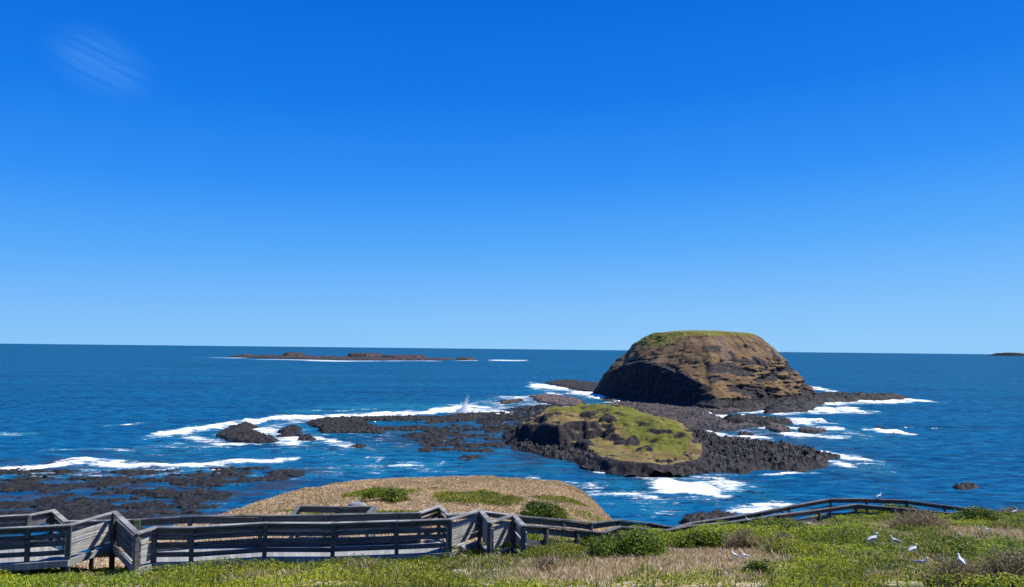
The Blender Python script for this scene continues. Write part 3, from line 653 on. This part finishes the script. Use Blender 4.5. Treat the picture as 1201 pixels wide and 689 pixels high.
s = np.clip(LV/.80, 0, 1)
# slope profile (open sides)
zo = np.interp(s, [0, .04, .12, .35, .6, .8, .91, 1], [-2, 1, 4, 14.5, 26, 35.5, 39.2, 41.3]); ro = np.interp(s, [0, .04, .12, .35, .6, .8, .91, 1], [1.04, 1.0, .965, .77, .53, .27, .12, 0])
uw = (th-a0)/(a1-a0); hw = 21*np.interp(uw, [-.1, 0, .25, .5, .72, .88, 1, 1.1], [.5, .6, .85, 1.08, 1.05, .85, .5, .3])+1.6*fbm(th*20, th*0, 2.2, 3, 5); hw = hw[None, :]+0*LV
up_ = np.interp(s, [.42, .50, .62, .8, .91, 1], [0, .07, .36, .74, .9, 1]); dn_ = np.interp(s, [0, .08, .18, .42], [-.1, .13, .28, 1])
zw = np.where(s < .42, np.where(dn_ < 0, dn_*20, dn_*hw), hw+(41.3-hw)*up_); rw = np.interp(s, [0, .08, .18, .42, .50, .62, .8, .91, 1], [1.06, 1.0, .955, .87, .79, .58, .29, .13, 0])
z = zo*(1-wl)+zw*wl; fr = ro*(1-wl)+rw*wl; r = rt+(rb-rt)*fr
cap = np.clip((LV-.80)/.20, 0, 1); r = r*(1-cap); z = z+2.0*sstep(-.2, .8, cap)-.2
X = C0[0]+r*np.cos(T); Y = C0[1]+r*np.sin(T)
on = (1-sstep(.75, .85, LV)); low = sstep(33, 22, z)
n3 = fbm3(X, Y, z*1.3, 22, 5, 1); n4 = fbm3(X, Y, z, 6, 4, 2)
gul = fbm3(np.cos(T)*90+0*z, np.sin(T)*90, z*.12+3*n3, 7, 4, 4)
led = fbm3(X*.35, Y*.35, z*2.2+4*n3, 6.5, 4, 6); led2 = fbm3(X*.5, Y*.5, z*3.0, 3.0, 3, 8)
slopeside = (1-wl)
n5 = fbm3(X, Y, z*1.6, 2.6, 3, 14)
dr = on*(.7*n5+3.6*n3+1.1*n4+1.6*gul*(1-.5*wl)+slopeside*low*(1.5*np.sign(led)*np.abs(led)**.5*1.0+.9*led2)+wl*low*(1.2*led+.8*led2))
r = np.maximum(r+dr, 0); z = z+on*.5*n4+(1-on)*.35*fbm(X, Y, 10, 3, 121)
X = C0[0]+r*np.cos(T); Y = C0[1]+r*np.sin(T)
dz = np.gradient(z, axis=0); dR = np.gradient(r, axis=0); steep = np.abs(dz)/(np.abs(dR)+1e-3)
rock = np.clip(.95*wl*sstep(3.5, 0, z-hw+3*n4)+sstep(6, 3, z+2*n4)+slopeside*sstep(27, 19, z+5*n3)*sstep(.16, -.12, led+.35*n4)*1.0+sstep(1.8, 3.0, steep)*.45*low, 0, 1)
patch = sstep(.10, .26, n3+.25*n4)*sstep(20, 24, z)*sstep(36, 31, z); rock = np.maximum(rock, .85*patch)
vx = (X-C0[0])
green = np.clip(sstep(37.5, 40, z+1.5*n4)*.55+.5*sstep(28, 34, z)*sstep(-12, -38, vx+8*n3)-.2*n3, 0, 1)
scree = np.clip(sstep(.02, .30, gul+.2*n3)*sstep(16, 24, z)*sstep(40, 37, z)*.5, 0, 1)
idx = np.arange(nt*nl).reshape(nl, nt); nx = np.roll(idx, -1, 1)
f = np.stack([idx[:-1], nx[:-1], nx[1:], idx[1:]], -1).reshape(-1, 4)
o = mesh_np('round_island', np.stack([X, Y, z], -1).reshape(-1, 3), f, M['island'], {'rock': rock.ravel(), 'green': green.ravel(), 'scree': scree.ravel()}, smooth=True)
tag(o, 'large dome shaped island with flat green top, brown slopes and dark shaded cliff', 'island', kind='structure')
rocks('island_foot_rocks', [[(698, 463), (720, 462), (760, 467), (800, 473), (835, 480), (870, 481), (900, 479), (935, 474), (955, 470), (940, 466), (850, 468), (760, 458)]], 2.2, .9, M['basalt'], 'dark boulders along the foot of the big island', 'rocks', edge=5, boulder=3.5, rough=1.4, seed=95, kind='structure', ydiv=1.3)

# far reef with its low flat stacks
FG = 'low islands of the far reef'
def far_rock(pts, h, lab, steep=8, sp_=3.0, br=.3):
    return rocks('far_islet', [pts], h*.72, sp_, M['basalt_far'], lab, 'islet', edge=steep, boulder=14, rough=1.8, brown=br, seed=int(pts[0][0]) % 97, group=FG, ydiv=1.6)
far_rock([(268, 418.6), (300, 418), (345, 418.6), (420, 420.3), (500, 421.2), (535, 421.8), (520, 422.8), (430, 422.6), (380, 422.2), (320, 420.6), (285, 419.8)], 3.5, 'long low base shelf of the far reef', 9)
far_rock([(333, 418.4), (345, 417.8), (358, 418.6), (358, 419.6), (336, 419.8)], 13, 'rounded dark stack on the left half of the far reef')
far_rock([(280, 418.2), (298, 418.0), (297, 419.0), (283, 419.2)], 7, 'low hump near the left end of the far reef')
far_rock([(408, 419.2), (430, 418.6), (448, 419.2), (450, 420.2), (430, 420.8), (410, 420.6)], 15, 'flat topped block in the middle of the far reef')
far_rock([(447, 420.2), (470, 419.4), (498, 420.2), (500, 421.4), (470, 421.6), (450, 421.3)], 10, 'lower flat block at the right of the far reef')
far_rock([(302, 418.4), (330, 418.6), (330, 419.6), (305, 419.4)], 5, 'thin rocky strip between hump and rounded stack')
far_rock([(536, 421.2), (548, 421.0), (558, 421.8), (548, 423), (538, 422.6)], 5, 'small outlying rock right of the far reef')
# islands on the horizon
def distant(px, w, D, hs, lab):
    hs = [q*.6 for q in hs]; c = at_d(px, 416, D); mb = []; xs = np.linspace(-1, 1, 40); ys = np.linspace(-1, 1, 14); W_ = w*D/F/2
    def zf(X, Y): return np.interp(X/W_, np.linspace(-1, 1, len(hs)), hs)*np.sqrt(np.clip(1-(Y/500)**2, 0, 1))*(1+.15*fbm(X, Y, 120, 3, 5))-2
    o = grid_mesh('distant_island', xs*W_, ys*500, zf, M['basalt_far'], lambda X, Y, Z: {'brown': 0*X})
    o.location = (c[0], D, 0); tag(o, lab, 'island', 'islands on the horizon')
distant(1185, 16, 12000, [0, 45, 88, 95, 70, 40, 0], 'peaked faint island on the right horizon')
distant(1199, 10, 12600, [0, 50, 70, 72, 60, 0], 'second faint island at the right edge of the horizon')

# ------------------------------------------------------------------ sea
FO = [([(-10, 508), (12, 508.5), (30, 509.5)], 1.4, .75), ([(92, 502), (130, 498.5), (168, 497)], .9, .55), ([(45, 527), (110, 526), (172, 529)], .8, .55),
 ([(-30, 550), (20, 548), (60, 546), (100, 542), (150, 545), (200, 547.5), (255, 545), (310, 541), (335, 540)], 3.2, .95), ([(80, 539), (120, 540), (160, 543)], 2.0, .75),
 ([(212, 506), (235, 503), (262, 500), (280, 497)], 5.0, 1.0), ([(222, 513), (260, 520), (305, 521)], 2.5, .75), ([(195, 509), (215, 511)], 1.5, .6),
 ([(298, 496), (322, 491), (360, 489.5), (410, 489), (455, 486.5), (500, 485.5), (535, 482), (575, 483), (602, 485)], 2.5, 1.0), ([(520, 480), (545, 477), (566, 482)], 3.5, 1.0),
 ([(303, 505), (325, 515), (345, 518)], 4.5, .72), ([(370, 515), (392, 519), (415, 523)], 2.6, .85), ([(335, 497), (355, 494)], 4, .7),
 ([(365, 480), (400, 481), (440, 480.5)], .9, .5), ([(440, 536), (458, 536), (452, 540)], 1.5, .6), ([(445, 544), (470, 546), (515, 545)], 2.4, .55), ([(440, 553), (480, 553)], 1.5, .5),
 ([(262, 419.5), (275, 419.5), (302, 420)], .7, .9), ([(368, 422.6), (385, 423.6), (412, 423.8)], .6, .9), ([(535, 423.4), (560, 423)], .35, .8), ([(300, 421.4), (345, 422), (372, 423)], .4, .8), ([(415, 423.8), (470, 423.4), (515, 423.6)], .35, .75), ([(575, 422.6), (600, 423), (616, 423)], .6, .85),
 ([(575, 465), (600, 466), (640, 468)], 1.2, .6), ([(628, 452), (652, 455), (672, 459), (700, 464), (735, 470)], 3.6, 1.0), ([(598, 471), (625, 466), (650, 462)], 2.4, .8), ([(556, 480), (580, 484), (602, 487)], 3.2, .9), ([(560, 472), (590, 476)], 1.5, .5),
 ([(638, 474), (660, 479), (700, 477)], 2.0, .75), ([(722, 472), (745, 477), (768, 482)], 2.0, .7), ([(618, 563), (640, 566), (690, 569)], 1.8, .62), ([(665, 582), (700, 579), (742, 581), (764, 584)], 3.2, .66),
 ([(776, 569), (800, 573), (828, 573), (850, 569)], 7.0, 1.0), ([(790, 562), (830, 560), (868, 568)], 3.5, .7), ([(860, 572), (885, 571)], 1.8, .5), ([(700, 554), (740, 559), (790, 561), (835, 557), (880, 557), (930, 553)], .8, .7),
 ([(836, 486), (860, 489), (890, 492), (922, 494), (953, 493.5)], 2.6, 1.0), ([(868, 484), (898, 484)], 1.0, .8), ([(905, 484), (940, 482), (975, 481), (1012, 481.5)], 2.8, 1.0),
 ([(955, 472.5), (1000, 471.5), (1035, 471), (1068, 468)], 2.2, .95), ([(882, 500), (930, 501), (980, 502)], 1.8, .8), ([(915, 510), (945, 510), (980, 511)], 2.4, 1.0), ([(838, 509), (862, 513), (892, 515)], 3.4, .9), ([(908, 521), (925, 524)], 2, .6),
 ([(960, 532), (985, 536), (1010, 537)], 3.4, .85), ([(962, 543), (985, 544)], 3.0, .9), ([(1022, 505), (1040, 506.5), (1054, 506)], 2.0, .95), ([(915, 554), (950, 554)], 1.0, .6), ([(862, 598), (895, 597.5), (926, 593)], 4.0, .95), ([(944, 452), (962, 458)], 1.2, .9), ([(1120, 574), (1146, 574)], .5, .35), ([(640, 478), (612, 488)], 3, .45), ([(480, 520), (560, 512), (590, 500)], 5, .33), ([(150, 600), (230, 590)], 12, .25), ([(640, 470), (700, 480), (780, 490)], 6, .35), ([(230, 516), (330, 512), (420, 518)], 12, .42), ([(300, 560), (420, 548), (520, 552)], 8, .38), ([(620, 572), (760, 590)], 14, .42), ([(780, 585), (880, 575)], 10, .38), ([(850, 500), (980, 506)], 9, .45), ([(940, 540), (1010, 545)], 8, .4), ([(570, 476), (650, 474)], 8, .5), ([(0, 556), (300, 552)], 7, .45)]
SHL = [([(360, 482), (440, 478), (560, 476)], 5, .8), ([(300, 535), (400, 530), (470, 545)], 9, .5), ([(310, 505), (345, 512)], 9, .8), ([(720, 568), (850, 578)], 12, .5), ([(400, 515), (560, 520), (640, 555)], 22, .35), ([(100, 552), (340, 552)], 5, .5), ([(640, 458), (720, 468)], 6, .7), ([(870, 490), (980, 500)], 10, .4), ([(860, 600), (930, 596)], 8, .7), ([(990, 540), (1000, 545)], 8, .3)]
REEF = [([(0, 560), (120, 570), (240, 585)], 26, 1), ([(240, 575), (330, 562), (350, 556)], 8, .8), ([(480, 508), (560, 505), (600, 515), (620, 530)], 12, .8), ([(600, 490), (650, 485)], 12, 1), ([(690, 470), (800, 480), (860, 500)], 14, .7), ([(640, 545), (760, 562), (860, 560)], 6, .5), ([(0, 590), (200, 600)], 26, 1)]
def strokes(L, X, Y):
    q = np.clip(Y/250, .6, 4); X, Y = X+q*6*fbm(X, Y, 14, 4, 141), Y+q*3*fbm(X*.6, Y, 11, 4, 143)+np.clip(Y*Y/26000, 0, 14)*3.0*fbm(X, Y*.5, 26, 5, 145, .62)
    out = np.zeros(X.shape, np.float32)
    for pts, hp, st in L:
        W = sea_poly(pts); Ym = W[:, 1]; ry = np.mean(Ym)**2/(H*F)*hp; rx = np.mean(Ym)/F*hp*2.6
        m = (X > W[:, 0].min()-2.5*rx) & (X < W[:, 0].max()+2.5*rx) & (Y > Ym.min()-2.5*ry) & (Y < Ym.max()+2.5*ry)
        if not m.any(): continue
        x, y = X[m]/rx, Y[m]/ry; best = np.full(x.shape, 1e9)
        for a, b in zip(W[:-1], W[1:]):
            ax_, ay_, bx_, by_ = a[0]/rx, a[1]/ry, b[0]/rx, b[1]/ry; ex, ey = bx_-ax_, by_-ay_
            t = np.clip(((x-ax_)*ex+(y-ay_)*ey)/(ex*ex+ey*ey+1e-9), 0, 1); best = np.minimum(best, np.hypot(x-ax_-t*ex, y-ay_-t*ey))
        v = st*(1-sstep(.2, 2.4, best))*np.clip(.93+.5*fbm(X[m], Y[m]*.6, 9, 3, 149), .5, 1.15); out[m] = np.maximum(out[m], v)
    return out
wxs = ax(-125, 225, .9, (-40000, 40000), 1.12); wys = np.concatenate([ax(100, 300, .9, (100, 301), 1.1)[:-1], np.arange(300, 560, 1.6)]); k = 1.6
wys = list(wys)
while wys[-1] < 60000: k *= 1.035; wys.append(wys[-1]+min(k, 3000 if wys[-1] > 3000 else 14 if wys[-1] < 2300 else 600))
wys = np.array([-400, -150, -30, 30, 60, 80, 90]+wys); print('sea grid', len(wxs), len(wys))
cache = {}
def water_z(X, Y):
    fo = strokes(FO, X, Y); cache['f'] = fo
    nearw = sstep(900, 300, Y)*sstep(60, 110, Y)
    return nearw*(.30*fbm(X*.4, Y, 7, 4, 131)+.9*sstep(.6, 1, fo)*np.clip(.4+1.3*fbm(X*.6, Y, 5, 4, 133), -.2, 2))
def water_at(X, Y, Z): return {'foam': cache['f'], 'shallow': np.maximum(strokes(SHL, X, Y), .8*sstep(0, .6, cache['f'])), 'reef': strokes(REEF, X, Y)}
sea = grid_mesh('water', wxs, wys, water_z, M['water'], water_at); tag(sea, 'deep blue sea with white surf around the rocks', 'sea', kind='structure')

# spray of the wave breaking on the reef
def splash(px, py, w, h, lab, n=2400):
    c = on_z(px, py); nj = 13
    jx = np.sort(rng.normal(size=nj)*.40*w); jh = (np.exp(-(jx/(w*.30))**2)*h+.16*h)*(.45+.75*rng.random(nj)); jl = (jx/w)*.7+rng.normal(size=nj)*.16+.10
    k = rng.integers(0, nj, n); t = rng.random(n)**1.35; hz = jh[k]*(t*1.0)
    a = jx[k]+jl[k]*hz+rng.normal(size=n)*(.18+.5*t)*(.5+.06*w)
    P = np.stack([a, rng.normal(size=n)*w*.10, hz+.25*rng.random(n)], 1); s = (.34*(1-t)+.10)*(.5+rng.random(n))
    ico = np.array([(0, 0, 1), (.9, 0, -.3), (-.45, .8, -.3), (-.45, -.8, -.3)]); R = rng.normal(size=(n, 4, 3))*.35
    V = (P[:, None, :]+(ico[None]+R)*s[:, None, None]).reshape(-1, 3); i = np.arange(n)[:, None]*4
    f = np.concatenate([i+np.array([q]) for q in ((0, 1, 2), (0, 2, 3), (0, 3, 1), (1, 3, 2))])
    o = mesh_np('wave_spray', V, f, M['spray'], nside=3); o.location = c; tag(o, lab, 'spray', kind='stuff')
splash(544, 484, 5, 7.5, 'loose droplets flung off the top of the tall burst', 500)
def plume(px, py, w, h, lab):
    c = on_z(px, py); na, nv = 90, 60; A_, T_ = np.meshgrid(np.linspace(0, 2*math.pi, na, endpoint=False), np.linspace(0, 1, nv))
    env = .16+.84*np.exp(-((np.cos(A_)*(1-T_)+.1)/.35)**2)
    hz = T_*h*(.55+.45*env)
    rr = (1-T_)**1.5*(1+.55*fbm3(np.cos(A_)*2+9, np.sin(A_)*2+9, hz*.5, 1.4, 4, 3))+.05
    X_ = np.cos(A_)*rr*w+.18*hz+.5*fbm3(np.cos(A_), np.sin(A_)+4, hz*.7, 1.2, 3, 9)*T_*2; Y_ = np.sin(A_)*rr*w*.22
    Z_ = hz*(1+.35*fbm3(np.cos(A_)*3+3, np.sin(A_)*3+3, hz*0, .8, 3, 5))-.3
    idx = np.arange(na*nv).reshape(nv, na); nx_ = np.roll(idx, -1, 1); f = np.stack([idx[:-1], nx_[:-1], nx_[1:], idx[1:]], -1).reshape(-1, 4)
    o = mesh_np('wave_spray', np.stack([X_, Y_, Z_], -1).reshape(-1, 3), f, M['spray'], smooth=True); o.location = c; tag(o, lab, 'spray', kind='stuff')
plume(544, 485, 4.6, 7.0, 'white breaking wave thrown up above the long reef')
plume(556, 485.5, 9, 2.2, 'low white breaker right of the tall burst')
# boulder on the knoll, bit of driftwood
def boulder(px, py, w, h, lab, mat):
    c = on_ground(px, py); D = c[1]; W_ = w*D/F/2; Hh = h*D/F
    u = np.linspace(0, 2*math.pi, 28, endpoint=False); v = np.linspace(-.3, math.pi/2, 12); Uu, Vv = np.meshgrid(u, v)
    X = np.cos(Vv)*np.cos(Uu)*W_; Y = np.cos(Vv)*np.sin(Uu)*W_*.7; Z = np.sin(Vv)*Hh; n = 1+.25*fbm3(X+5, Y+3, Z, W_, 3, 3)
    idx = np.arange(28*12).reshape(12, 28); nx = np.roll(idx, -1, 1); f = np.stack([idx[:-1], nx[:-1], nx[1:], idx[1:]], -1).reshape(-1, 4)
    o = mesh_np('boulder', np.stack([X*n, Y*n, Z*n], -1).reshape(-1, 3), f, mat, {'brown': np.zeros(336)}, smooth=True); o.location = c; tag(o, lab, 'boulder')
n_ = NT('pale_stone'); k_ = n_.noise(3, 5); M['stone'] = n_.done(n_.pbsdf(n_.mix(n_.ramp(k_, .35, .65), (.16, .17, .19), (.27, .28, .30)), .9, n_.bump(k_, .05, .8)))
boulder(418, 595, 22, 6, 'grey rounded boulder behind the lookout rail on the knoll', M['stone'])
c = on_ground(785, 661, .06); e = MB(); r_ = Vector((1, .35, .12)).normalized()
for i in range(5): e.tube(Vector(c)+r_*(i*.09-.2)+Vector((0, .012*math.sin(i*2), 0)), Vector(c)+r_*(i*.09-.11)+Vector((0, .012*math.sin(i*2+2), 0)), .05-.006*i, .044-.006*i, 8)
tag(e.build('driftwood_log', M['bark'], None, True), 'short dark log lying in the straw patch', 'log')

# ------------------------------------------------------------------ light, sky, camera
sc = bpy.context.scene
az, el = math.radians(72), math.radians(52)
sd = Vector((math.sin(az)*math.cos(el), math.cos(az)*math.cos(el), math.sin(el)))
L = bpy.data.lights.new('sun', 'SUN'); L.energy = 4.9; L.angle = math.radians(.53); L.color = (1, .955, .89)
so = bpy.data.objects.new('sun', L); col.objects.link(so); so.rotation_euler = sd.to_track_quat('Z', 'Y').to_euler()
w = bpy.data.worlds.new('World'); sc.world = w; w.use_nodes = True; nt_ = w.node_tree; nt_.nodes.clear()
def N(ty, **kw):
    nd = nt_.nodes.new(ty)
    for k, v in kw.items(): setattr(nd, k, v)
    return nd
lk = nt_.links.new
sky = N('ShaderNodeTexSky', sky_type='NISHITA'); sky.sun_disc = False; sky.sun_elevation = el; sky.sun_rotation = az; sky.altitude = 30; sky.air_density = 1.0; sky.dust_density = .15; sky.ozone_density = 3.0
hsv = N('ShaderNodeHueSaturation'); hsv.inputs['Saturation'].default_value = 1.32; hsv.inputs['Value'].default_value = .7; hsv.inputs['Hue'].default_value = .497
lk(sky.outputs[0], hsv.inputs['Color'])
# faint cirrus wisp
tc = N('ShaderNodeTexCoord'); mp = N('ShaderNodeMapping', vector_type='POINT')
wv = ray(120, 75); wv = Vector(wv).normalized()
sub = N('ShaderNodeVectorMath', operation='SUBTRACT'); lk(tc.outputs['Generated'], sub.inputs[0]); sub.inputs[1].default_value = wv
rotn = N('ShaderNodeVectorRotate', rotation_type='Y_AXIS'); lk(sub.outputs[0], rotn.inputs[0]); rotn.inputs['Angle'].default_value = math.radians(-22)
scl = N('ShaderNodeVectorMath', operation='MULTIPLY'); lk(rotn.outputs[0], scl.inputs[0]); scl.inputs[1].default_value = (15, 15, 24)
ln = N('ShaderNodeVectorMath', operation='LENGTH'); lk(scl.outputs[0], ln.inputs[0])
fall = N('ShaderNodeMapRange', interpolation_type='SMOOTHERSTEP'); lk(ln.outputs['Value'], fall.inputs[0]); fall.inputs[1].default_value = .1; fall.inputs[2].default_value = 1.15; fall.inputs[3].default_value = 1; fall.inputs[4].default_value = 0
st = N('ShaderNodeVectorMath', operation='MULTIPLY'); lk(rotn.outputs[0], st.inputs[0]); st.inputs[1].default_value = (10, 10, 130)
no = N('ShaderNodeTexNoise'); lk(st.outputs[0], no.inputs['Vector']); no.inputs['Scale'].default_value = 1; no.inputs['Detail'].default_value = 3
mr = N('ShaderNodeMapRange', interpolation_type='SMOOTHSTEP'); lk(no.outputs['Fac'], mr.inputs[0]); mr.inputs[1].default_value = .3; mr.inputs[2].default_value = .7; mr.inputs[3].default_value = .25
mu = N('ShaderNodeMath', operation='MULTIPLY'); lk(mr.outputs[0], mu.inputs[0]); lk(fall.outputs[0], mu.inputs[1])
mu2 = N('ShaderNodeMath', operation='MULTIPLY'); lk(mu.outputs[0], mu2.inputs[0]); mu2.inputs[1].default_value = .07
mx = N('ShaderNodeMix'); mx.data_type = 'RGBA'; lk(mu2.outputs[0], mx.inputs[0]); lk(hsv.outputs[0], mx.inputs[6]); mx.inputs[7].default_value = (3.2, 6.5, 8, 1)
sepz = N('ShaderNodeSeparateXYZ'); lk(tc.outputs['Generated'], sepz.inputs[0])
az_ = N('ShaderNodeMath', operation='MULTIPLY_ADD'); lk(sepz.outputs[0], az_.inputs[0]); az_.inputs[1].default_value = -.035; lk(sepz.outputs[2], az_.inputs[2])
cr = N('ShaderNodeValToRGB'); lk(az_.outputs[0], cr.inputs[0]); el_ = cr.color_ramp.elements
for i_, (p_, c_) in enumerate([(0.0, (.26, .58, .97)), (.055, (.195, .51, .97)), (.13, (.095, .40, .97)), (.22, (.028, .28, .93)), (.32, (.006, .195, .83)), (.44, (.001, .145, .72)), (.8, (.0, .10, .52))]):
    q_ = el_[i_] if i_ < 2 else el_.new(p_); q_.position = p_; q_.color = (*c_, 1)
g_ = N('ShaderNodeVectorMath', operation='SCALE'); lk(cr.outputs[0], g_.inputs[0]); g_.inputs['Scale'].default_value = 1/.13/1.414
mg = N('ShaderNodeMix'); mg.data_type = 'RGBA'; mg.inputs[0].default_value = .96; lk(hsv.outputs[0], mg.inputs[6]); lk(g_.outputs[0], mg.inputs[7]); lk(mg.outputs[2], mx.inputs[6])
bg = N('ShaderNodeBackground'); lk(mx.outputs[2], bg.inputs['Color']); bg.inputs['Strength'].default_value = .13
ow = N('ShaderNodeOutputWorld'); lk(bg.outputs[0], ow.inputs[0])

cam = bpy.data.cameras.new('camera'); co = bpy.data.objects.new('camera', cam); col.objects.link(co)
cam.sensor_width = 36; cam.lens = 36*F/1201; cam.clip_start = .1; cam.clip_end = 120000
m = Matrix(((RGT[0], UPV[0], -FWD[0], 0), (RGT[1], UPV[1], -FWD[1], 0), (RGT[2], UPV[2], -FWD[2], H), (0, 0, 0, 1))); co.matrix_world = m
sc.camera = co
sc.view_settings.view_transform = 'Standard'; sc.view_settings.look = 'None'; sc.view_settings.exposure = 0.5; sc.view_settings.gamma = 1
